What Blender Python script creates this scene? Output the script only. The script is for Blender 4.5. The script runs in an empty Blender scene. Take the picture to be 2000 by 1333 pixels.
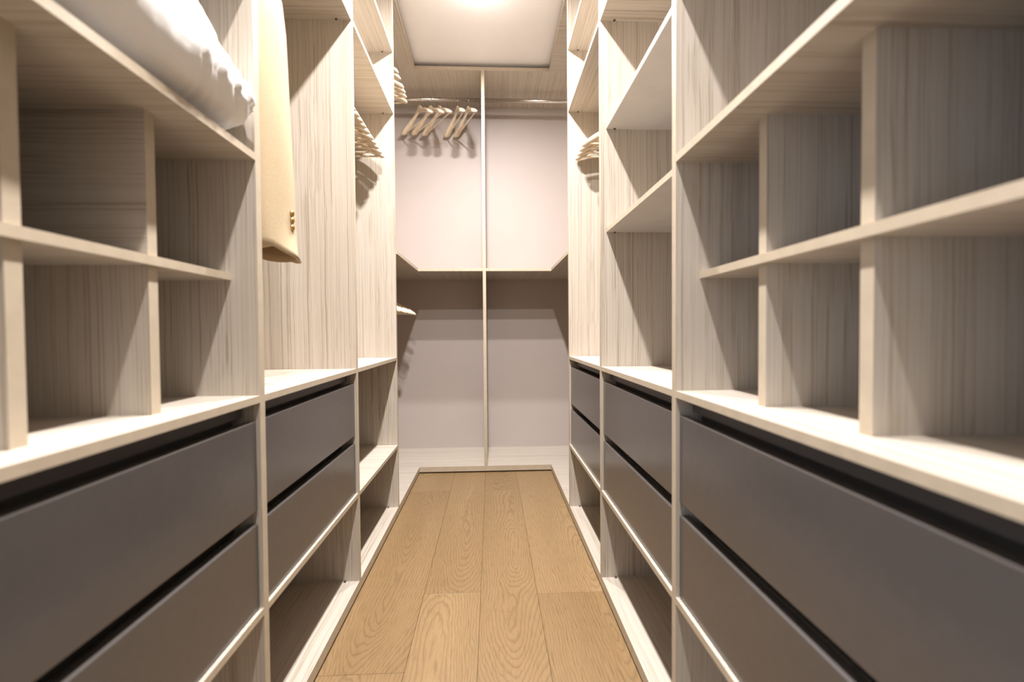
import bpy, bmesh, math, random
from mathutils import Vector, Matrix, noise
random.seed(7)
scene = bpy.context.scene
COL = scene.collection

# ------------------------------------------------------------------ camera
CAM_H = 0.92
YAW, PITCH, ROLL = 0.0452, -0.0221, -0.0075
def camera():
    cy, sy, cp, sp, cr, sr = math.cos(YAW), math.sin(YAW), math.cos(PITCH), math.sin(PITCH), math.cos(ROLL), math.sin(ROLL)
    Rz = Matrix(((cy, -sy, 0), (sy, cy, 0), (0, 0, 1)))
    Rx = Matrix(((1, 0, 0), (0, cp, sp), (0, -sp, cp)))
    Ry = Matrix(((cr, 0, sr), (0, 1, 0), (-sr, 0, cr)))
    M = Ry @ Rx @ Rz
    right, fwd, up = M[0], M[1], M[2]
    cam = bpy.data.cameras.new('camera')
    cam.sensor_width = 36.0
    cam.lens = 16.0
    cam.clip_start = 0.02
    cam.dof.use_dof = True
    cam.dof.focus_distance = 1.9
    cam.dof.aperture_fstop = 2.4
    o = bpy.data.objects.new('camera', cam)
    COL.objects.link(o)
    o.matrix_world = Matrix(((right[0], up[0], -fwd[0], 0), (right[1], up[1], -fwd[1], 0),
                             (right[2], up[2], -fwd[2], CAM_H), (0, 0, 0, 1)))
    scene.camera = o
camera()

# ------------------------------------------------------------------ world, exposure
world = bpy.data.worlds.new('doorway_daylight_offscreen')
scene.world = world
world.use_nodes = True
bg = world.node_tree.nodes['Background']
bg.inputs[0].default_value = (0.70, 0.82, 1.0, 1)     # cool daylight entering by the unseen opening added in the left wall
bg.inputs[1].default_value = 1.7
vs = scene.view_settings
vs.view_transform = 'Standard'
vs.look = 'None'
vs.gamma = 1.0
vs.use_curve_mapping = False
vs.exposure = 0.0
LAMP_W = 35.5
LAMP_COL = (1.0, 0.955, 0.938)

# ------------------------------------------------------------------ materials
def new_mat(name):
    m = bpy.data.materials.new(name)
    m.use_nodes = True
    nt = m.node_tree
    return m, nt, nt.nodes['Principled BSDF']
def node(nt, kind, **kw):
    n = nt.nodes.new(kind)
    for k, v in kw.items():
        setattr(n, k, v)
    return n
def math_node(nt, op, a, b=None):
    n = node(nt, 'ShaderNodeMath', operation=op)
    for i, v in enumerate((a, b)):
        if v is None: continue
        if isinstance(v, (int, float)): n.inputs[i].default_value = v
        else: nt.links.new(v, n.inputs[i])
    return n.outputs[0]
def plain(name, col, rough=0.5, metal=0.0, noise_amt=0.04, noise_scale=14.0, emit=None, spec=None):
    m, nt, b = new_mat(name)
    tc = node(nt, 'ShaderNodeTexCoord')
    nz = node(nt, 'ShaderNodeTexNoise')
    nz.inputs['Scale'].default_value = noise_scale
    nz.inputs['Detail'].default_value = 4
    nt.links.new(tc.outputs['Object'], nz.inputs['Vector'])
    r = node(nt, 'ShaderNodeValToRGB')
    lo = tuple(c * (1 - noise_amt) for c in col) + (1,)
    hi = tuple(min(1, c * (1 + noise_amt)) for c in col) + (1,)
    r.color_ramp.elements[0].color = lo
    r.color_ramp.elements[1].color = hi
    r.color_ramp.elements[0].position = 0.3
    r.color_ramp.elements[1].position = 0.7
    nt.links.new(nz.outputs['Fac'], r.inputs['Fac'])
    nt.links.new(r.outputs['Color'], b.inputs['Base Color'])
    b.inputs['Roughness'].default_value = rough
    b.inputs['Metallic'].default_value = metal
    if spec is not None: b.inputs['Specular IOR Level'].default_value = spec
    if emit:
        b.inputs['Emission Color'].default_value = emit[0] + (1,)
        b.inputs['Emission Strength'].default_value = emit[1]
    return m

WOOD_LIGHT = (0.56, 0.503, 0.433)
WOOD_MID = (0.51, 0.450, 0.375)
WOOD_DARK = (0.375, 0.315, 0.25)
def laminate(axis):
    """pale pear-wood laminate, fine lines running along axis"""
    m, nt, b = new_mat('wood_laminate_' + 'xyz'[axis])
    tc = node(nt, 'ShaderNodeTexCoord')
    info = node(nt, 'ShaderNodeObjectInfo')
    off = node(nt, 'ShaderNodeVectorMath', operation='MULTIPLY_ADD')
    cmb = node(nt, 'ShaderNodeCombineXYZ')
    for i in range(3): nt.links.new(info.outputs['Random'], cmb.inputs[i])
    nt.links.new(cmb.outputs[0], off.inputs[0])
    off.inputs[1].default_value = (7.3, 5.1, 9.7)
    nt.links.new(tc.outputs['Object'], off.inputs[2])
    # slow sideways wander of the lines
    wan = node(nt, 'ShaderNodeTexNoise')
    wan.inputs['Scale'].default_value = 5.0
    wan.inputs['Detail'].default_value = 2
    nt.links.new(off.outputs[0], wan.inputs['Vector'])
    add = node(nt, 'ShaderNodeVectorMath', operation='MULTIPLY_ADD')
    nt.links.new(wan.outputs['Color'], add.inputs[0])
    add.inputs[1].default_value = (0.009, 0.009, 0.009)
    nt.links.new(off.outputs[0], add.inputs[2])
    def streak(across, along, detail):
        mp = node(nt, 'ShaderNodeMapping')
        s = [across] * 3
        s[axis] = along
        mp.inputs['Scale'].default_value = s
        nt.links.new(add.outputs[0], mp.inputs['Vector'])
        n = node(nt, 'ShaderNodeTexNoise')
        n.inputs['Scale'].default_value = 1.0
        n.inputs['Detail'].default_value = detail
        n.inputs['Roughness'].default_value = 0.55
        nt.links.new(mp.outputs[0], n.inputs['Vector'])
        return n.outputs['Fac']
    fine = streak(250.0, 1.1, 2)
    broad = streak(38.0, 0.5, 2)
    mix = math_node(nt, 'ADD', math_node(nt, 'MULTIPLY', fine, 0.76), math_node(nt, 'MULTIPLY', broad, 0.24))
    r = node(nt, 'ShaderNodeValToRGB')
    e = r.color_ramp.elements
    e[0].position, e[0].color = 0.34, WOOD_DARK + (1,)
    e[1].position, e[1].color = 0.57, WOOD_LIGHT + (1,)
    k = e.new(0.455); k.color = WOOD_MID + (1,)
    nt.links.new(mix, r.inputs['Fac'])
    nt.links.new(r.outputs['Color'], b.inputs['Base Color'])
    b.inputs['Roughness'].default_value = 0.48
    b.inputs['Specular IOR Level'].default_value = 0.35
    bp = node(nt, 'ShaderNodeBump')
    bp.inputs['Strength'].default_value = 0.06
    bp.inputs['Distance'].default_value = 0.001
    nt.links.new(fine, bp.inputs['Height'])
    nt.links.new(bp.outputs[0], b.inputs['Normal'])
    return m
WX, WY, WZ = laminate(0), laminate(1), laminate(2)
EDGE = plain('edge_banding', (0.50, 0.42, 0.315), 0.45, noise_amt=0.06, noise_scale=40)
WHITE_BOARD = plain('white_melamine', (0.66, 0.63, 0.60), 0.4)
BACK_PANEL = plain('rose_grey_panel', (0.49, 0.425, 0.392), 0.55, noise_amt=0.02, noise_scale=3)
PAINT = plain('wall_paint', (0.5, 0.48, 0.45), 0.8)
CEIL = plain('ceiling_paint', (0.90, 0.88, 0.885), 0.7, noise_amt=0.01)
LACQUER = plain('graphite_lacquer', (0.088, 0.078, 0.073), 0.20, noise_amt=0.03, noise_scale=60)
CHANNEL = plain('channel_graphite', (0.086, 0.077, 0.073), 0.35)
CHROME = plain('chrome', (0.72, 0.70, 0.68), 0.16, 1.0, noise_amt=0.01)
PIN = plain('bronze_pin', (0.10, 0.075, 0.05), 0.4, 0.6)
HANGER = plain('hanger_wood', (0.80, 0.67, 0.50), 0.35, noise_amt=0.10, noise_scale=30)
COTTON = plain('white_cotton', (0.88, 0.865, 0.855), 0.9, noise_amt=0.01, spec=0.1)
CREAM = plain('cream_wool', (0.53, 0.42, 0.275), 0.85, noise_amt=0.06, noise_scale=220, spec=0.15)
LINING = plain('tan_lining', (0.38, 0.26, 0.14), 0.6)
BRASS = plain('brass_button', (0.62, 0.40, 0.14), 0.25, 0.9)
LAMP_BODY = plain('lamp_white', (0.8, 0.79, 0.77), 0.4)
LAMP_GLOW = plain('lamp_glow', (0.9, 0.9, 0.88), 0.4, emit=((1.0, 0.955, 0.935), 120.0))
SUBFLOOR = plain('floor_underlay', (0.22, 0.15, 0.085), 0.9)

def oak():
    m, nt, b = new_mat('oiled_oak')
    tc = node(nt, 'ShaderNodeTexCoord')
    info = node(nt, 'ShaderNodeObjectInfo')
    rnd = info.outputs['Random']
    rnd2 = math_node(nt, 'FRACT', math_node(nt, 'MULTIPLY', rnd, 17.31))
    rnd3 = math_node(nt, 'FRACT', math_node(nt, 'MULTIPLY', rnd, 91.7))
    cmb = node(nt, 'ShaderNodeCombineXYZ')
    nt.links.new(math_node(nt, 'MULTIPLY', rnd, 23.0), cmb.inputs[0])
    nt.links.new(math_node(nt, 'MULTIPLY', rnd2, 31.0), cmb.inputs[1])
    off = node(nt, 'ShaderNodeVectorMath', operation='ADD')
    nt.links.new(tc.outputs['Object'], off.inputs[0])
    nt.links.new(cmb.outputs[0], off.inputs[1])
    def nz(scale3, detail=2, rough=0.5):
        mp = node(nt, 'ShaderNodeMapping')
        mp.inputs['Scale'].default_value = scale3
        nt.links.new(off.outputs[0], mp.inputs['Vector'])
        n = node(nt, 'ShaderNodeTexNoise')
        n.inputs['Scale'].default_value = 1.0
        n.inputs['Detail'].default_value = detail
        n.inputs['Roughness'].default_value = rough
        nt.links.new(mp.outputs[0], n.inputs['Vector'])
        return n.outputs['Fac']
    sep = node(nt, 'ShaderNodeSeparateXYZ')
    nt.links.new(tc.outputs['Object'], sep.inputs[0])
    x, y = sep.outputs[0], sep.outputs[1]
    low = math_node(nt, 'SUBTRACT', nz((3.5, 1.1, 1), 1), 0.5)
    mid = math_node(nt, 'SUBTRACT', nz((16, 4.0, 1), 2), 0.5)
    wob = math_node(nt, 'SUBTRACT', nz((60, 22, 1), 2), 0.5)
    # distance from a leaning heart line of the tree: cathedral figure
    vx = math_node(nt, 'ADD', math_node(nt, 'ADD', x, math_node(nt, 'MULTIPLY', math_node(nt, 'SUBTRACT', rnd2, 0.5), 0.13)), math_node(nt, 'MULTIPLY', mid, 0.035))
    vx = math_node(nt, 'ADD', vx, math_node(nt, 'MULTIPLY', wob, 0.006))
    vy = math_node(nt, 'ADD', math_node(nt, 'MULTIPLY', y, 0.11), math_node(nt, 'MULTIPLY', low, 0.26))
    vy = math_node(nt, 'ADD', vy, math_node(nt, 'ADD', math_node(nt, 'MULTIPLY', mid, 0.03), math_node(nt, 'MULTIPLY', math_node(nt, 'SUBTRACT', rnd3, 0.5), 0.12)))
    r2 = math_node(nt, 'SQRT', math_node(nt, 'ADD', math_node(nt, 'MULTIPLY', vx, vx), math_node(nt, 'MULTIPLY', vy, vy)))
    ring = math_node(nt, 'FRACT', math_node(nt, 'MULTIPLY', r2, 112.0))
    pore = nz((420, 14, 1), 2, 0.7)
    tone = nz((7, 0.9, 1), 2)
    rr = node(nt, 'ShaderNodeValToRGB')
    e = rr.color_ramp.elements
    e[0].position, e[0].color = 0.0, (0.92, 0.92, 0.92, 1)
    e[1].position, e[1].color = 1.0, (0.92, 0.92, 0.92, 1)
    for p, v in ((0.25, 1.0), (0.62, 0.95), (0.84, 0.66), (0.93, 0.70)):
        k = e.new(p); k.color = (v, v, v, 1)
    nt.links.new(ring, rr.inputs['Fac'])
    base = node(nt, 'ShaderNodeValToRGB')
    e = base.color_ramp.elements
    e[0].position, e[0].color = 0.25, (0.265, 0.170, 0.080, 1)
    e[1].position, e[1].color = 0.75, (0.345, 0.232, 0.117, 1)
    tn = math_node(nt, 'ADD', math_node(nt, 'MULTIPLY', tone, 0.62), math_node(nt, 'MULTIPLY', rnd3, 0.38))
    nt.links.new(tn, base.inputs['Fac'])
    mul = node(nt, 'ShaderNodeMix', data_type='RGBA', blend_type='MULTIPLY')
    mul.inputs[0].default_value = 0.66
    nt.links.new(base.outputs[0], mul.inputs[6])
    nt.links.new(rr.outputs[0], mul.inputs[7])
    pr = node(nt, 'ShaderNodeValToRGB')
    e = pr.color_ramp.elements
    e[0].position, e[0].color = 0.32, (0.62, 0.55, 0.48, 1)
    e[1].position, e[1].color = 0.50, (1, 1, 1, 1)
    nt.links.new(pore, pr.inputs['Fac'])
    mul2 = node(nt, 'ShaderNodeMix', data_type='RGBA', blend_type='MULTIPLY')
    mul2.inputs[0].default_value = 0.6
    nt.links.new(mul.outputs[2], mul2.inputs[6])
    nt.links.new(pr.outputs[0], mul2.inputs[7])
    nt.links.new(mul2.outputs[2], b.inputs['Base Color'])
    b.inputs['Roughness'].default_value = 0.42
    b.inputs['Specular IOR Level'].default_value = 0.35
    bp = node(nt, 'ShaderNodeBump')
    bp.inputs['Strength'].default_value = 0.12
    bp.inputs['Distance'].default_value = 0.001
    nt.links.new(pore, bp.inputs['Height'])
    nt.links.new(bp.outputs[0], b.inputs['Normal'])
    return m
OAK = oak()

# ------------------------------------------------------------------ helpers
def thing(name, label, cat, loc, group=None, rotz=0.0):
    o = bpy.data.objects.new(name, None)
    o.empty_display_size = 0.05
    COL.objects.link(o)
    o.location = loc
    o.rotation_euler = (0, 0, rotz)
    o['label'] = label
    o['category'] = cat
    if group: o['group'] = group
    return o
def world_loc(o):
    v = Vector(o.location)
    while o.parent:
        o = o.parent
        v = v + Vector(o.location)
    return v
def link(name, me, parent=None, loc=(0, 0, 0), label=None):
    o = bpy.data.objects.new(name, me)
    COL.objects.link(o)
    if parent: o.parent = parent
    o.location = loc
    if label: o['label'] = label
    return o
def box_mesh(name, sx, sy, sz, mats, front=None, bevel=0.0, under=None):
    """box centred on the origin; front = (axis, sign) faces that carry mats[1]; under: material index of the lower face"""
    bm = bmesh.new()
    bmesh.ops.create_cube(bm, size=1.0)
    bmesh.ops.scale(bm, vec=(sx, sy, sz), verts=bm.verts)
    if bevel:
        bmesh.ops.bevel(bm, geom=list(bm.edges), offset=bevel, segments=2, affect='EDGES', profile=0.5)
    bm.normal_update()
    for f in bm.faces:
        if front:
            for ax, sg in front:
                if f.normal[ax] * sg > 0.9: f.material_index = 1
        if under is not None and f.normal.z < -0.9: f.material_index = under
    me = bpy.data.meshes.new(name)
    bm.to_mesh(me)
    bm.free()
    for m in mats: me.materials.append(m)
    return me
def board(name, parent, x, y, z, mats, front=None, bevel=0.0, label=None, under=None):
    """box between world bounds, child of parent"""
    c = Vector(((x[0] + x[1]) / 2, (y[0] + y[1]) / 2, (z[0] + z[1]) / 2))
    me = box_mesh(name, abs(x[1] - x[0]), abs(y[1] - y[0]), abs(z[1] - z[0]), mats, front, bevel, under)
    return link(name, me, parent, c - (world_loc(parent) if parent else Vector()), label)
def poly_board(name, parent, pts, z0, z1, mat, edge):
    """flat board with any outline (world x, y), sides carry the edge banding"""
    c = Vector((sum(p[0] for p in pts) / len(pts), sum(p[1] for p in pts) / len(pts), (z0 + z1) / 2))
    bm = bmesh.new()
    lo = [bm.verts.new((p[0] - c.x, p[1] - c.y, z0 - c.z)) for p in pts]
    hi = [bm.verts.new((p[0] - c.x, p[1] - c.y, z1 - c.z)) for p in pts]
    bm.faces.new(lo[::-1]); bm.faces.new(hi)
    n = len(pts)
    for i in range(n):
        f = bm.faces.new((lo[i], lo[(i + 1) % n], hi[(i + 1) % n], hi[i]))
        f.material_index = 1
    bmesh.ops.recalc_face_normals(bm, faces=bm.faces)
    me = bpy.data.meshes.new(name)
    bm.to_mesh(me); bm.free()
    me.materials.append(mat); me.materials.append(edge)
    return link(name, me, parent, c - world_loc(parent))
def smooth(me):
    for p in me.polygons: p.use_smooth = True
def tube_mesh(name, path, rad, mat, seg=12, caps=True, closed=False):
    bm = bmesh.new()
    rings = []
    n = len(path)
    for i, p in enumerate(path):
        p = Vector(p)
        t = (Vector(path[min(i + 1, n - 1)]) - Vector(path[max(i - 1, 0)])).normalized()
        ref = Vector((0, 1, 0)) if abs(t.y) < 0.9 else Vector((1, 0, 0))
        u = t.cross(ref).normalized(); v = t.cross(u)
        r = rad[i] if isinstance(rad, (list, tuple)) else rad
        rings.append([bm.verts.new(p + u * r * math.cos(a) + v * r * math.sin(a)) for a in [2 * math.pi * k / seg for k in range(seg)]])
    for i in range(n - 1):
        for k in range(seg):
            bm.faces.new((rings[i][k], rings[i][(k + 1) % seg], rings[i + 1][(k + 1) % seg], rings[i + 1][k]))
    if caps:
        bm.faces.new(rings[0][::-1]); bm.faces.new(rings[-1])
    bmesh.ops.recalc_face_normals(bm, faces=bm.faces)
    me = bpy.data.meshes.new(name)
    bm.to_mesh(me); bm.free()
    me.materials.append(mat)
    smooth(me)
    return me
def loft_mesh(name, rings, mat, cap=True):
    bm = bmesh.new()
    R = [[bm.verts.new(p) for p in r] for r in rings]
    n = len(R[0])
    for i in range(len(R) - 1):
        for k in range(n):
            bm.faces.new((R[i][k], R[i][(k + 1) % n], R[i + 1][(k + 1) % n], R[i + 1][k]))
    if cap:
        bm.faces.new(R[0][::-1]); bm.faces.new(R[-1])
    bmesh.ops.recalc_face_normals(bm, faces=bm.faces)
    me = bpy.data.meshes.new(name)
    bm.to_mesh(me); bm.free()
    me.materials.append(mat)
    smooth(me)
    return me

# ------------------------------------------------------------------ dimensions (metres, camera stands at x = y = 0)
XL, XR = -0.471, 0.384            # fronts of the two cabinet runs
DEPTH = 0.55
XLB, XRB = XL - DEPTH, XR + DEPTH
YP, YB = 2.949, 3.429             # front and back of the end wardrobe
T = 0.020                         # uprights
S = 0.0145                        # shelves
Z_BASE = 0.043
Z_LOW = 0.355
Z_CT = 0.7925
Z_TOP = 2.586
Z_CEIL = 2.632
LEFT_U = [(0.255, 0.275), (0.945, 0.965), (1.607, 1.627), (2.280, 2.300)]
RIGHT_U = [(0.255, 0.275), (0.9324, 0.9526), (1.580, 1.600), (2.236, 2.256)]
Y_NEAR = -1.7

# ------------------------------------------------------------------ room shell
def structure(o):
    o['kind'] = 'structure'
    return o
fl = structure(link('floor', box_mesh('floor', XRB - XLB + 0.24, YB - Y_NEAR + 0.12, 0.03, [SUBFLOOR]), None,
                    ((XLB + XRB) / 2, (YB + Y_NEAR) / 2, -0.027)))
fl['label'] = 'oiled oak plank floor between the cabinet runs'
seams = [XL - 0.12, -0.243, -0.045, 0.153, XR + 0.12]
cuts = [[-0.35, 1.22, 2.62], [-0.05, 1.588], [-0.6, 1.02, 2.615], [0.2, 1.567]]
for i in range(len(seams) - 1):
    ys = [Y_NEAR] + cuts[i] + [YP + 0.05]
    for j in range(len(ys) - 1):
        g = 0.0004
        board('plank', fl, (seams[i] + g, seams[i + 1] - g), (ys[j] + g, ys[j + 1] - g), (-0.012, 0.0), [OAK], bevel=0.0008)
structure(board('ceiling', None, (XLB - 0.12, XRB + 0.12), (Y_NEAR, YB + 0.12), (Z_CEIL, Z_CEIL + 0.06), [CEIL]))
# unseen entrance opening, added in the left wall behind the camera for cool daylight
structure(board('wall_left', None, (XLB - 0.12, XLB - 0.02), (-0.10, YB + 0.12), (0, Z_CEIL), [PAINT]))
structure(board('wall_left', None, (XLB - 0.12, XLB - 0.02), (Y_NEAR, -1.30), (0, Z_CEIL), [PAINT]))
structure(board('wall_left', None, (XLB - 0.12, XLB - 0.02), (-1.30, -0.10), (2.20, Z_CEIL), [PAINT]))
structure(board('wall_front', None, (XLB - 0.12, XRB + 0.12), (Y_NEAR - 0.10, Y_NEAR), (0, Z_CEIL), [PAINT]))
structure(board('wall_right', None, (XRB + 0.02, XRB + 0.12), (Y_NEAR, YB + 0.12), (0, Z_CEIL), [PAINT]))
structure(board('wall_back', None, (XLB - 0.02, XRB + 0.02), (YB + 0.02, YB + 0.12), (0, Z_CEIL), [PAINT]))

# ------------------------------------------------------------------ cabinet runs
class Run:
    def __init__(s, side):
        s.sg = 1 if side == 'L' else -1            # direction from the carcass towards the aisle
        s.x0 = XL if side == 'L' else XR
        s.xb = XLB if side == 'L' else XRB
        s.U = LEFT_U if side == 'L' else RIGHT_U
        s.front = [(0, s.sg)]
    def fx(s, recess=0.0):                          # x span of a part set back by recess
        return (s.xb + s.sg * 0.012, s.x0 - s.sg * recess)
def pin(parent, x, y, z):
    me = tube_mesh('shelf_pin', [(0, 0, 0.003), (0, 0, -0.003)], 0.004, PIN, 10)
    link('shelf_pin', me, parent, Vector((x, y, z)) - world_loc(parent))
def upright(name, parent, run, y, z, mat=WZ, recess=0.0):
    return board(name, parent, run.fx(recess), y, z, [mat, EDGE], run.front)
def shelf(parent, run, y, ztop, mat=WX, recess=0.0, name='shelf', th=S, under=None, pins=True):
    mats = [mat, EDGE] + ([WHITE_BOARD] if under else [])
    o = board(name, parent, run.fx(recess), y, (ztop - th, ztop), mats, run.front, under=2 if under else None)
    if pins:
        if under: o['label'] = 'wood-fronted shelf with a plain white underside'
        pin(parent, run.x0 - run.sg * (0.049), y[1] - 0.0055, ztop - th)
    return o
def rod(parent, p, q, r=0.0125, socket=(True, True), name='hanging_rod'):
    base = world_loc(parent)
    mid = (Vector(p) + Vector(q)) / 2
    o = link(name, tube_mesh(name, [Vector(p) - mid, Vector(q) - mid], r, CHROME, 20), parent, mid - base)
    d = (Vector(q) - Vector(p)).normalized()
    for end, use, sgn in ((p, socket[0], 1), (q, socket[1], -1)):
        if use:
            e = Vector(end)
            link('rod_socket', tube_mesh('rod_socket', [(0, 0, 0), d * sgn * 0.010], 0.021, CHROME, 24), o, e - mid)
    return o
def bay(run, i): return run.U[i][1], run.U[i + 1][0]

def base_cabinet(run, i, label, drawers=True, bottom_grain=WY):
    y0, y1 = bay(run, i)
    far = run.U[i + 1]
    t = thing('drawer_cabinet' if drawers else 'open_base_cabinet', label, 'cabinet',
              ((run.x0 + run.xb) / 2, (y0 + y1) / 2, 0), None)
    zt = Z_CT - S
    if i == 0: upright('side_panel', t, run, run.U[0], (Z_BASE, zt))
    upright('side_panel', t, run, far, (Z_BASE, zt))
    ya = run.U[0][0] if i == 0 else y0
    board('bottom_panel', t, run.fx(), (ya, far[1]), (0.010, Z_BASE), [bottom_grain, EDGE], run.front)
    board('plinth', t, (run.xb + run.sg * 0.012, run.x0 - run.sg * 0.045), (ya, far[1]), (0.0, 0.010), [EDGE])
    board('back_panel', t, (run.xb, run.xb + run.sg * 0.012), (ya, far[1]), (0.010, zt), [WZ])
    shelf(t, run, (y0, y1), Z_LOW, WX, pins=False)
    pin(t, run.x0 - run.sg * 0.049, y1 - 0.006, Z_BASE + 0.0015)
    if drawers:
        g = 0.0025
        for z0, z1 in ((0.558, 0.741), (Z_LOW + 0.002, 0.5305)):
            d = board('drawer', t, (run.x0 - run.sg * 0.027, run.x0 - run.sg * 0.007), (y0 + g, y1 - g), (z0, z1), [LACQUER], bevel=0.0018)
            yc = (y0 + y1) / 2
            bx = (run.xb + run.sg * 0.06, run.x0 - run.sg * 0.066)
            board('drawer_box', d, bx, (y0 + 0.018, y1 - 0.018), (z0 + 0.012, z1 - 0.035), [WX])
        for z0, z1 in ((0.750, zt), (0.5455, 0.600)):
            hc = board('handle_channel', t, (run.x0 - run.sg * 0.042, run.x0 - run.sg * 0.031), (y0 + 0.012, y1 - 0.012), (z0, z1), [CHANNEL])
            board('channel_back', hc, (run.x0 - run.sg * 0.064, run.x0 - run.sg * 0.050), (y0 + 0.012, y1 - 0.012), (z0 - 0.03, z1), [CHANNEL])
    return t
L, R = Run('L'), Run('R')
base_cabinet(L, 0, 'two-drawer graphite base cabinet below the cubbyholes that carry the white duvet')
base_cabinet(L, 1, 'two-drawer graphite base cabinet below the cream jacket')
base_cabinet(L, 2, 'open pale wood base cabinet without drawers, one inner shelf', drawers=False)
base_cabinet(R, 0, 'two-drawer graphite base cabinet below the empty cubbyholes opposite the duvet')
base_cabinet(R, 1, 'two-drawer graphite base cabinet below the shelves with white undersides')
base_cabinet(R, 2, 'two-drawer graphite base cabinet next to the end wardrobe, facing the open base cabinet')

def countertop(run, label):
    o = board('countertop', None, run.fx(), (run.U[0][0], run.U[3][1]), (Z_CT - S, Z_CT), [WY, EDGE], run.front + [(1, 1)])
    o['label'] = label
    o['category'] = 'countertop'
    return o
countertop(L, 'long pale wood worktop running under the cream jacket')
countertop(R, 'long pale wood worktop opposite the cream jacket')

SH2, SH3 = 1.99 + S, 2.288 + S
def upper_unit(name, run, i, label):
    y0, y1 = bay(run, i)
    far = run.U[i + 1]
    t = thing(name, label, 'shelf unit' if 'shelf' in name or 'cubby' in name else 'wardrobe',
              ((run.x0 + run.xb) / 2, (y0 + y1) / 2, Z_CT))
    if i == 0: upright('side_panel', t, run, run.U[0], (Z_CT, Z_TOP))
    upright('side_panel', t, run, far, (Z_CT, Z_TOP))
    ya = run.U[0][0] if i == 0 else y0
    board('back_panel', t, (run.xb, run.xb + run.sg * 0.012), (ya, far[1]), (Z_CT, Z_TOP), [WZ])
    board('top_panel', t, run.fx(), (ya, far[1]), (Z_TOP, Z_TOP + 0.022), [WY if run is L else WX, EDGE], run.front)
    return t, y0, y1
ROD_L, ROD_R = -0.717, 0.630
def cubby_unit(run, label, divs, xshelf, xdiv, flat_grain):
    t, y0, y1 = upper_unit('cubbyhole_unit', run, 0, label)
    shelf(t, run, (y0, y1), 1.267 + S, WX, pins=False)
    shelf(t, run, (y0, y1), 1.625 + S, WX)
    shelf(t, run, (y0, y1), SH2, WX)
    rs, rd = abs(xshelf - run.x0), abs(xdiv - run.x0)
    shelf(t, run, (y0, y1), 1.041, WX, rs, pins=False)
    for k, d in enumerate(divs):
        yy = (d - T / 2, d + T / 2)
        board('divider', t, run.fx(rd), yy, (Z_CT, 1.041 - S), [WZ, EDGE], run.front)
        board('divider', t, run.fx(rd), yy, (1.041, 1.267), [WX if (flat_grain and k == 0) else WZ, EDGE], run.front)
    return t
cubby_unit(L, 'pale wood cubbyhole unit with the white duvet on its shelf', (0.743, 0.533, 0.323), -0.523, -0.531, True)
cubby_unit(R, 'empty pale wood cubbyhole unit opposite the white duvet', (0.731, 0.522, 0.312), 0.435, 0.446, False)

t, y0, y1 = upper_unit('wardrobe_bay', L, 1, 'pale wood wardrobe bay where the cream jacket hangs')
shelf(t, L, (y0, y1), SH2, WX); shelf(t, L, (y0, y1), SH3, WX)
rod(t, (ROD_L, y0, 1.927), (ROD_L, y1, 1.927))
t, y0, y1 = upper_unit('wardrobe_bay', L, 2, 'pale wood wardrobe bay full of wooden hangers beside the jacket bay')
shelf(t, L, (y0, y1), SH2, WX); shelf(t, L, (y0, y1), SH3, WY)
rod(t, (ROD_L, y0, 1.927), (ROD_L, y1, 1.927))
t, y0, y1 = upper_unit('shelf_unit', R, 1, 'tall pale wood shelf unit whose two lower shelves have white undersides')
shelf(t, R, (y0, y1), SH2, WX); shelf(t, R, (y0, y1), SH3, WX)
shelf(t, R, (y0, y1), 1.619 + S, WX, 0.020, under=True)
shelf(t, R, (y0, y1), 1.262 + S, WX, 0.020, under=True)
t, y0, y1 = upper_unit('wardrobe_bay', R, 2, 'pale wood wardrobe bay with a few hangers beside the white-bottomed shelves')
shelf(t, R, (y0, y1), SH2, WY); shelf(t, R, (y0, y1), SH3, WY)
rod(t, (ROD_R, y0, 1.927), (ROD_R, y1, 1.927))

# ------------------------------------------------------------------ end wardrobe (wraps both corners)
XD = -0.042                        # centre of the tall divider
XM_L, XM_R = -0.4655, 0.390
YL3, YR3 = LEFT_U[3][1], RIGHT_U[3][1]
ew = thing('corner_wardrobe', 'pale wood end wardrobe wrapping both corners, split by a tall divider', 'wardrobe', (XD, (YP + YB) / 2, 0))
poly_board('bottom_panel', ew, [(XLB, YL3), (XL, YL3), (XL, YP), (XR, YP), (XR, YR3), (XRB, YR3), (XRB, YB), (XLB, YB)], 0.010, Z_BASE, WX, EDGE)
poly_board('plinth', ew, [(XLB, YL3), (XL - 0.045, YL3), (XL - 0.045, YP + 0.045), (XR + 0.045, YP + 0.045), (XR + 0.045, YR3), (XRB, YR3), (XRB, YB), (XLB, YB)], 0.0, 0.010, EDGE, EDGE)
zm = 1.308
dx = T / 2
poly_board('shelf', ew, [(XLB, YL3), (XM_L, YL3), (XM_L, YP), (XD - dx, YP), (XD - dx, YB), (XLB, YB)], zm, zm + 0.018, WY, EDGE)
poly_board('shelf', ew, [(XD + dx, YP), (XM_R, YP), (XM_R, YR3), (XRB, YR3), (XRB, YB), (XD + dx, YB)], zm, zm + 0.018, WY, EDGE)
board('divider', ew, (XD - dx, XD + dx), (YP, YB), (Z_BASE, Z_TOP), [WZ, EDGE], [(1, -1)])
board('top_panel', ew, (XLB, XRB), (YP, YB), (Z_TOP, Z_TOP + 0.022), [WY, EDGE], [(1, -1)])
board('top_panel', ew, (XLB, XL), (YL3, YP), (Z_TOP, Z_TOP + 0.022), [WY, EDGE], [(0, 1)])
board('top_panel', ew, (XR, XRB), (YR3, YP), (Z_TOP, Z_TOP + 0.022), [WX, EDGE], [(0, -1)])
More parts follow.
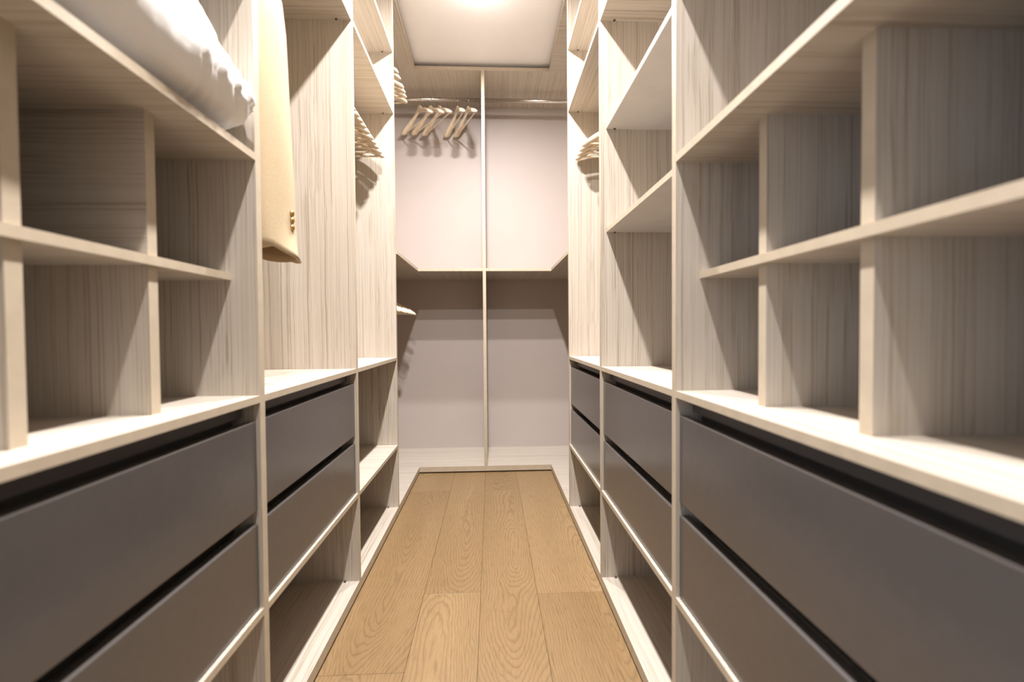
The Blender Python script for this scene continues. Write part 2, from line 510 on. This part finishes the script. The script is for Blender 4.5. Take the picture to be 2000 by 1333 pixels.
for x0, x1 in ((XLB, XD - dx - 0.001), (XD + dx + 0.001, XRB)):
    board('back_panel', ew, (x0, x1), (YB, YB + 0.012), (0.010, zm + 0.008), [BACK_PANEL])
    board('back_panel', ew, (x0, x1), (YB, YB + 0.012), (zm + 0.010, Z_TOP), [BACK_PANEL])
board('side_panel', ew, (XLB - 0.012, XLB), (YL3, YB), (0.010, Z_TOP), [WZ])
board('side_panel', ew, (XRB, XRB + 0.012), (YR3, YB), (0.010, Z_TOP), [WZ])
YROD, ZROD = 3.205, 2.526
rod(ew, (XLB, YROD, ZROD), (XD - dx, YROD, ZROD), socket=(True, False))
rod(ew, (XD + dx, YROD, ZROD), (XRB, YROD, ZROD), socket=(False, True))
rod(ew, (ROD_L, YL3, ZROD), (ROD_L, YROD - 0.010, ZROD), socket=(True, False))
ROD_LL, ZROD_L = -0.717, 1.208
rod(ew, (ROD_LL, YL3, ZROD_L), (ROD_LL, YB, ZROD_L))

# ------------------------------------------------------------------ ceiling lamps
for where, y in (('entrance', 0.24), ('duvet', 0.93), ('jacket', 1.61), ('hangers', 2.29)):   # spacing read from the stepped shadows on the end wall
    lm = thing('ceiling_lamp', 'small round white surface lamp on the ceiling above the aisle', 'ceiling lamp', (-0.043, y, Z_CEIL), 'round lamps along the ceiling')
    link('housing', tube_mesh('housing', [(0, 0, 0), (0, 0, -0.030), (0, 0, -0.033)], [0.045, 0.045, 0.042], LAMP_BODY, 28), lm)
    link('diffuser_above_%s_offscreen' % where, tube_mesh('diffuser', [(0, 0, -0.030), (0, 0, -0.042), (0, 0, -0.050), (0, 0, -0.054)], [0.040, 0.038, 0.030, 0.015], LAMP_GLOW, 28), lm)
    ld = bpy.data.lights.new('ceiling_light_above_%s_offscreen' % where, 'AREA')
    ld.shape = 'DISK'
    ld.size = 0.06
    ld.spread = math.radians(180)
    ld.energy = LAMP_W
    ld.color = LAMP_COL
    lo = bpy.data.objects.new('ceiling_light_above_%s_offscreen' % where, ld)
    COL.objects.link(lo)
    lo.parent = lm
    lo.location = (0, 0, -0.058)

# ------------------------------------------------------------------ hangers
def sm(a, b, x):
    t = max(0.0, min(1.0, (x - a) / (b - a)))
    return t * t * (3 - 2 * t)
def hanger_meshes():
    rings = []
    n = 34
    for i in range(n + 1):
        s = -1 + 2 * i / n
        q = abs(s)
        x = 0.217 * s
        zc = -0.078 - 0.100 * (q ** 1.35)
        hz = 0.013 + 0.012 * (1 - sm(0.0, 0.22, q)) - 0.003 * sm(0.7, 1.0, q)
        zc += 0.012 * (1 - sm(0.0, 0.22, q))
        ty = 0.0065 + 0.0145 * sm(0.15, 0.80, q)
        if q > 0.965:
            k = math.sqrt(max(0.02, 1 - ((q - 0.965) / 0.036) ** 2)); hz *= k; ty *= k
        yo = -0.026 * q * q
        sl = -0.6 * (q ** 0.35) * (1 if s > 0 else -1)     # slope of the arm
        nx, nz = -sl / math.hypot(1, sl), 1 / math.hypot(1, sl)
        rg = []
        for k in range(14):
            a = 2 * math.pi * k / 14
            cy, cz = math.cos(a), math.sin(a)
            e = 0.75
            py = math.copysign(abs(cy) ** e, cy) * ty
            pz = math.copysign(abs(cz) ** e, cz) * hz
            rg.append((x + nx * pz, yo + py, zc + nz * pz))
        rings.append(rg)
    body = loft_mesh('body', rings, HANGER)
    bar = tube_mesh('trouser_bar', [(-0.192, -0.018, -0.163), (-0.185, -0.014, -0.170), (0.185, -0.014, -0.170), (0.192, -0.018, -0.163)], 0.0045, HANGER, 10)
    c = -0.0085
    pts = []
    for d in range(-35, 251, 15):
        a = math.radians(d)
        pts.append((0.0225 * math.cos(a), 0, c + 0.0225 * math.sin(a)))
    pts += [(-0.003, 0, c - 0.026), (0, 0, -0.042), (0, 0, -0.066)]
    hook = tube_mesh('hook', pts, 0.0017, CHROME, 8)
    return body, bar, hook
HB, HT, HH = hanger_meshes()
def hanger(x, y, z, rotz, label, group):
    t = thing('clothes_hanger', label, 'hanger', (x, y, z), group, rotz)
    link('body', HB, t); link('trouser_bar', HT, t); link('hook', HH, t)
    return t
ORD = ['nearest', 'second from', 'third from', 'fourth from', 'fifth from', 'sixth from', 'seventh from', 'eighth from', 'ninth from', 'tenth from', 'eleventh from']
def rank(k, ref): return ORD[k] + (' to ' if k == 0 else ' ') + ref
# on the rod along the end wall, each swung a little
for k, (x, deg) in enumerate(((-0.151, 21.5), (-0.224, 20), (-0.348, 31), (-0.411, 35), (-0.484, 35))):
    hanger(x, YROD, ZROD, math.radians(90 + deg) - math.pi, 'pale wooden hanger on the end wall rod, ' + rank(k, 'the tall divider'), 'hangers on the end wall rod')
def side_hangers(spots, xrod, z, label, ref, group):
    """hangers hung across a rod that runs along the aisle; each spot is (y on the rod, swing in degrees)"""
    sg = 1 if xrod < 0 else -1
    for k, (y, deg) in enumerate(spots):
        a = math.radians(deg)
        hanger(xrod, y, z, a if sg > 0 else math.pi - a, label + ', ' + rank(k, ref), group)
side_hangers([(y, d) for y, d in zip((1.702, 1.758, 1.806, 1.857, 1.906, 1.957, 2.016, 2.068, 2.118, 2.177, 2.230), (3, 2.5, 3, 2.2, 2, 2.6, 3, 2, 1.4, 1, -0.5))], ROD_L, 1.927,
             'wooden hanger in the bay beside the jacket bay', 'the jacket bay', 'hangers beside the jacket bay')
side_hangers([(2.015, 3), (2.070, 2.4), (2.122, 3), (2.178, 2.2)], ROD_R, 1.927,
             'wooden hanger beside the white-bottomed shelves', 'those shelves', 'hangers beside the white-bottomed shelves')
side_hangers([(2.575, 4), (2.645, 2), (2.735, 3), (2.795, 1), (2.868, -4), (2.960, -12)], ROD_L, ZROD,
             'wooden hanger high on the corner side rod', 'the full hanger bay', 'hangers high in the corner')
side_hangers([(2.46, 6), (2.58, -4), (2.67, 3), (2.77, -3), (2.87, 4), (2.97, -2), (3.07, 3)], -0.717, ZROD_L,
             'wooden hanger on the corner rod under the middle shelf', 'the full hanger bay', 'hangers under the middle shelf')

# ------------------------------------------------------------------ cream jacket
def jacket():
    YJ = 1.095
    base = Vector((ROD_L, YJ, 1.927))
    t = thing('jacket', 'cream wool jacket with brass cuff buttons hanging over the drawers', 'jacket', base)
    # torso: rings from hem to shoulder line, local to the rod
    rings = []
    prof = [(-0.80, .235, .062), (-0.72, .228, .066), (-0.60, .215, .070), (-0.48, .203, .072), (-0.36, .205, .074),
            (-0.27, .212, .072), (-0.215, .205, .062), (-0.185, .18, .050), (-0.155, .13, .042), (-0.125, .085, .038), (-0.098, .055, .034), (-0.085, .045, .03)]
    for z, wx, wy in prof:
        rg = []
        for k in range(48):
            a = 2 * math.pi * k / 48
            c, s = math.cos(a), math.sin(a)
            x = wx * math.copysign(abs(c) ** 0.7, c)
            y = wy * math.copysign(abs(s) ** 0.8, s)
            y += 0.008 * math.sin(9 * a + z * 4) * sm(0.2, 0.8, -z)
            rg.append((x, y, z + 0.006 * math.sin(3 * a)))
        rings.append(rg)
    link('torso', loft_mesh('torso', rings, CREAM), t)
    # collar and lapels on the front
    col = []
    for k in range(13):
        a = math.radians(-20 + 220 * k / 12)
        col.append((0.058 * math.cos(a), 0.040 * math.sin(a), -0.085 + 0.006 * math.sin(a)))
    link('collar', tube_mesh('collar', col, 0.012, CREAM, 10), t)
    for sg in (-1, 1):
        bm = bmesh.new()
        pts = [(0.010, -0.082, -0.42), (0.085, -0.080, -0.26), (0.070, -0.062, -0.20), (0.050, -0.042, -0.11), (0.030, -0.050, -0.13)]
        f = bm.faces.new([bm.verts.new((sg * p[0], p[1], p[2])) for p in pts])
        r = bmesh.ops.extrude_face_region(bm, geom=[f])
        bmesh.ops.translate(bm, vec=(0, 0.006, 0), verts=[v for v in r['geom'] if isinstance(v, bmesh.types.BMVert)])
        bmesh.ops.recalc_face_normals(bm, faces=bm.faces)
        me = bpy.data.meshes.new('lapel'); bm.to_mesh(me); bm.free()
        me.materials.append(CREAM)
        link('lapel', me, t)
        # sleeve: centre line leaves the shoulder and swings outwards towards the cuff
        line = [(-0.175, .168, .030, .040), (-0.19, .180, .040, .052), (-0.23, .188, .044, .060), (-0.30, .192, .046, .062), (-0.38, .194, .047, .062), (-0.46, .196, .049, .061),
                (-0.54, .1985, .050, .060), (-0.62, .200, .051, .059), (-0.70, .2015, .052, .058), (-0.76, .203, .0525, .057), (-0.805, .206, .0535, .056), (-0.822, .208, .0545, .0555)]
        outer, inner = [], []
        for z, cx, rx, ry in line:
            ro, ri = [], []
            for k in range(40):
                a = 2 * math.pi * k / 40
                c, s = math.cos(a), math.sin(a)
                w = 1 + 0.035 * math.sin(3 * a + 8 * z) * math.sin(9 * z + 1.3)
                zz = z + (-0.012 * s - 0.014 * sm(0.3, 1.0, c) if z < -0.8 else 0)
                flare = 0.006 * sm(0.6, 1.0, c) if z < -0.81 else 0.0
                ro.append((sg * (cx + rx * c * w + flare), ry * s * w, zz))
                ri.append((sg * (cx + (rx - 0.004) * c * w + flare), (ry - 0.004) * s * w, zz))
            outer.append(ro); inner.append(ri)
        bm = bmesh.new()
        RR = [[bm.verts.new(p) for p in r] for r in outer + inner[::-1]]
        for i in range(len(RR) - 1):
            for k in range(40):
                f = bm.faces.new((RR[i][k], RR[i][(k + 1) % 40], RR[i + 1][(k + 1) % 40], RR[i + 1][k]))
                if i >= len(outer): f.material_index = 1
        bm.faces.new(RR[0][::-1]); bm.faces.new(RR[-1])
        bmesh.ops.recalc_face_normals(bm, faces=bm.faces)
        me = bpy.data.meshes.new('sleeve'); bm.to_mesh(me); bm.free()
        me.materials.append(CREAM); me.materials.append(LINING)
        smooth(me)
        sl = link('sleeve', me, t)
        for k in range(3):
            z = -0.762 + 0.0165 * k
            pts = [(0, 0, 0), (sg * 0.004, 0, 0), (sg * 0.0065, 0, 0)]
            me = tube_mesh('cuff_button', pts, [0.0072, 0.0072, 0.004], BRASS, 14)
            link('cuff_button', me, sl, (sg * (0.2535), -0.006, z), 'shiny brass button')
    # the hanger that carries it
    link('hook', HH, t)
    link('hanger_arms', HB, t, (0, 0.0, -0.004), 'wooden hanger inside the jacket')
jacket()

# ------------------------------------------------------------------ white duvet on the cubbyhole shelf
def duvet():
    zs = 1.267 + S
    xb, xf = -0.985, -0.438            # back and bulging front
    ya, yb = 0.292, 0.941
    cx, cy = (xb + xf) / 2, (ya + yb) / 2
    hx, hy = (xf - xb) / 2, (yb - ya) / 2
    bm = bmesh.new()
    nu, nv = 110, 150
    rows = []
    for j in range(1, nv):
        t = math.sin(math.pi * (j / nv - 0.5))           # -1 .. 1, dense towards the ends
        q = abs(t)
        y = hy * t
        s_end = max(0.0, 1 - q ** 16) ** 0.5             # plan rounding at the ends
        h = 0.238 * (1 - 0.52 * sm(0.45, 1.0, q)) + 0.012 * math.sin(7 * t + 0.6)
        if t > 0: h *= 1 - 0.07 * sm(0.52, 0.60, t)
        zc = 0.085 * (1 - 0.1 * q)
        row = []
        for i in range(nu):
            a = 2 * math.pi * i / nu
            c, sn = math.cos(a), math.sin(a)
            e = 0.60
            px = math.copysign(abs(c) ** e, c) * hx * (0.72 + 0.28 * s_end)
            pz = math.copysign(abs(sn) ** 0.72, sn)
            z = zc + (pz * (h - zc) * (0.25 + 0.75 * s_end) if pz > 0 else pz * zc * (0.35 + 0.65 * s_end))
            x = px * (1 - 0.05 * max(0, -pz))
            # gathers run around the roll and fan out towards the ends; soft puffs in between
            fan = y * 30 + 5.0 * z / 0.26 * q + 1.6 * noise.noise(Vector((x * 6, y * 5, z * 8)))
            g = noise.noise(Vector((fan, 0.7 * a, 2.0)))
            ridge = 1 - 2 * abs(g)
            puff = noise.noise(Vector((x * 7 + 4.2, y * 6.5, z * 8)))
            d = 0.0085 * ridge * (0.30 + 0.70 * sm(0.15, 0.75, q)) + 0.016 * puff - 0.010
            nrm = Vector((c, 0.5 * t * q ** 4, sn)).normalized()
            p = Vector((x, y, z)) + nrm * d
            p.z = max(p.z, 0.0)
            p.y = max(-hy, min(hy, p.y))
            row.append(bm.verts.new(p))
        rows.append(row)
    for j in range(len(rows) - 1):
        for i in range(nu):
            bm.faces.new((rows[j][i], rows[j][(i + 1) % nu], rows[j + 1][(i + 1) % nu], rows[j + 1][i]))
    bm.faces.new(rows[0][::-1]); bm.faces.new(rows[-1])
    bmesh.ops.recalc_face_normals(bm, faces=bm.faces)
    me = bpy.data.meshes.new('duvet'); bm.to_mesh(me); bm.free()
    me.materials.append(COTTON)
    smooth(me)
    o = link('duvet', me, None, (cx, cy, zs))
    o['label'] = 'white puffy folded duvet on the shelf above the cubbyholes'
    o['category'] = 'duvet'
duvet()
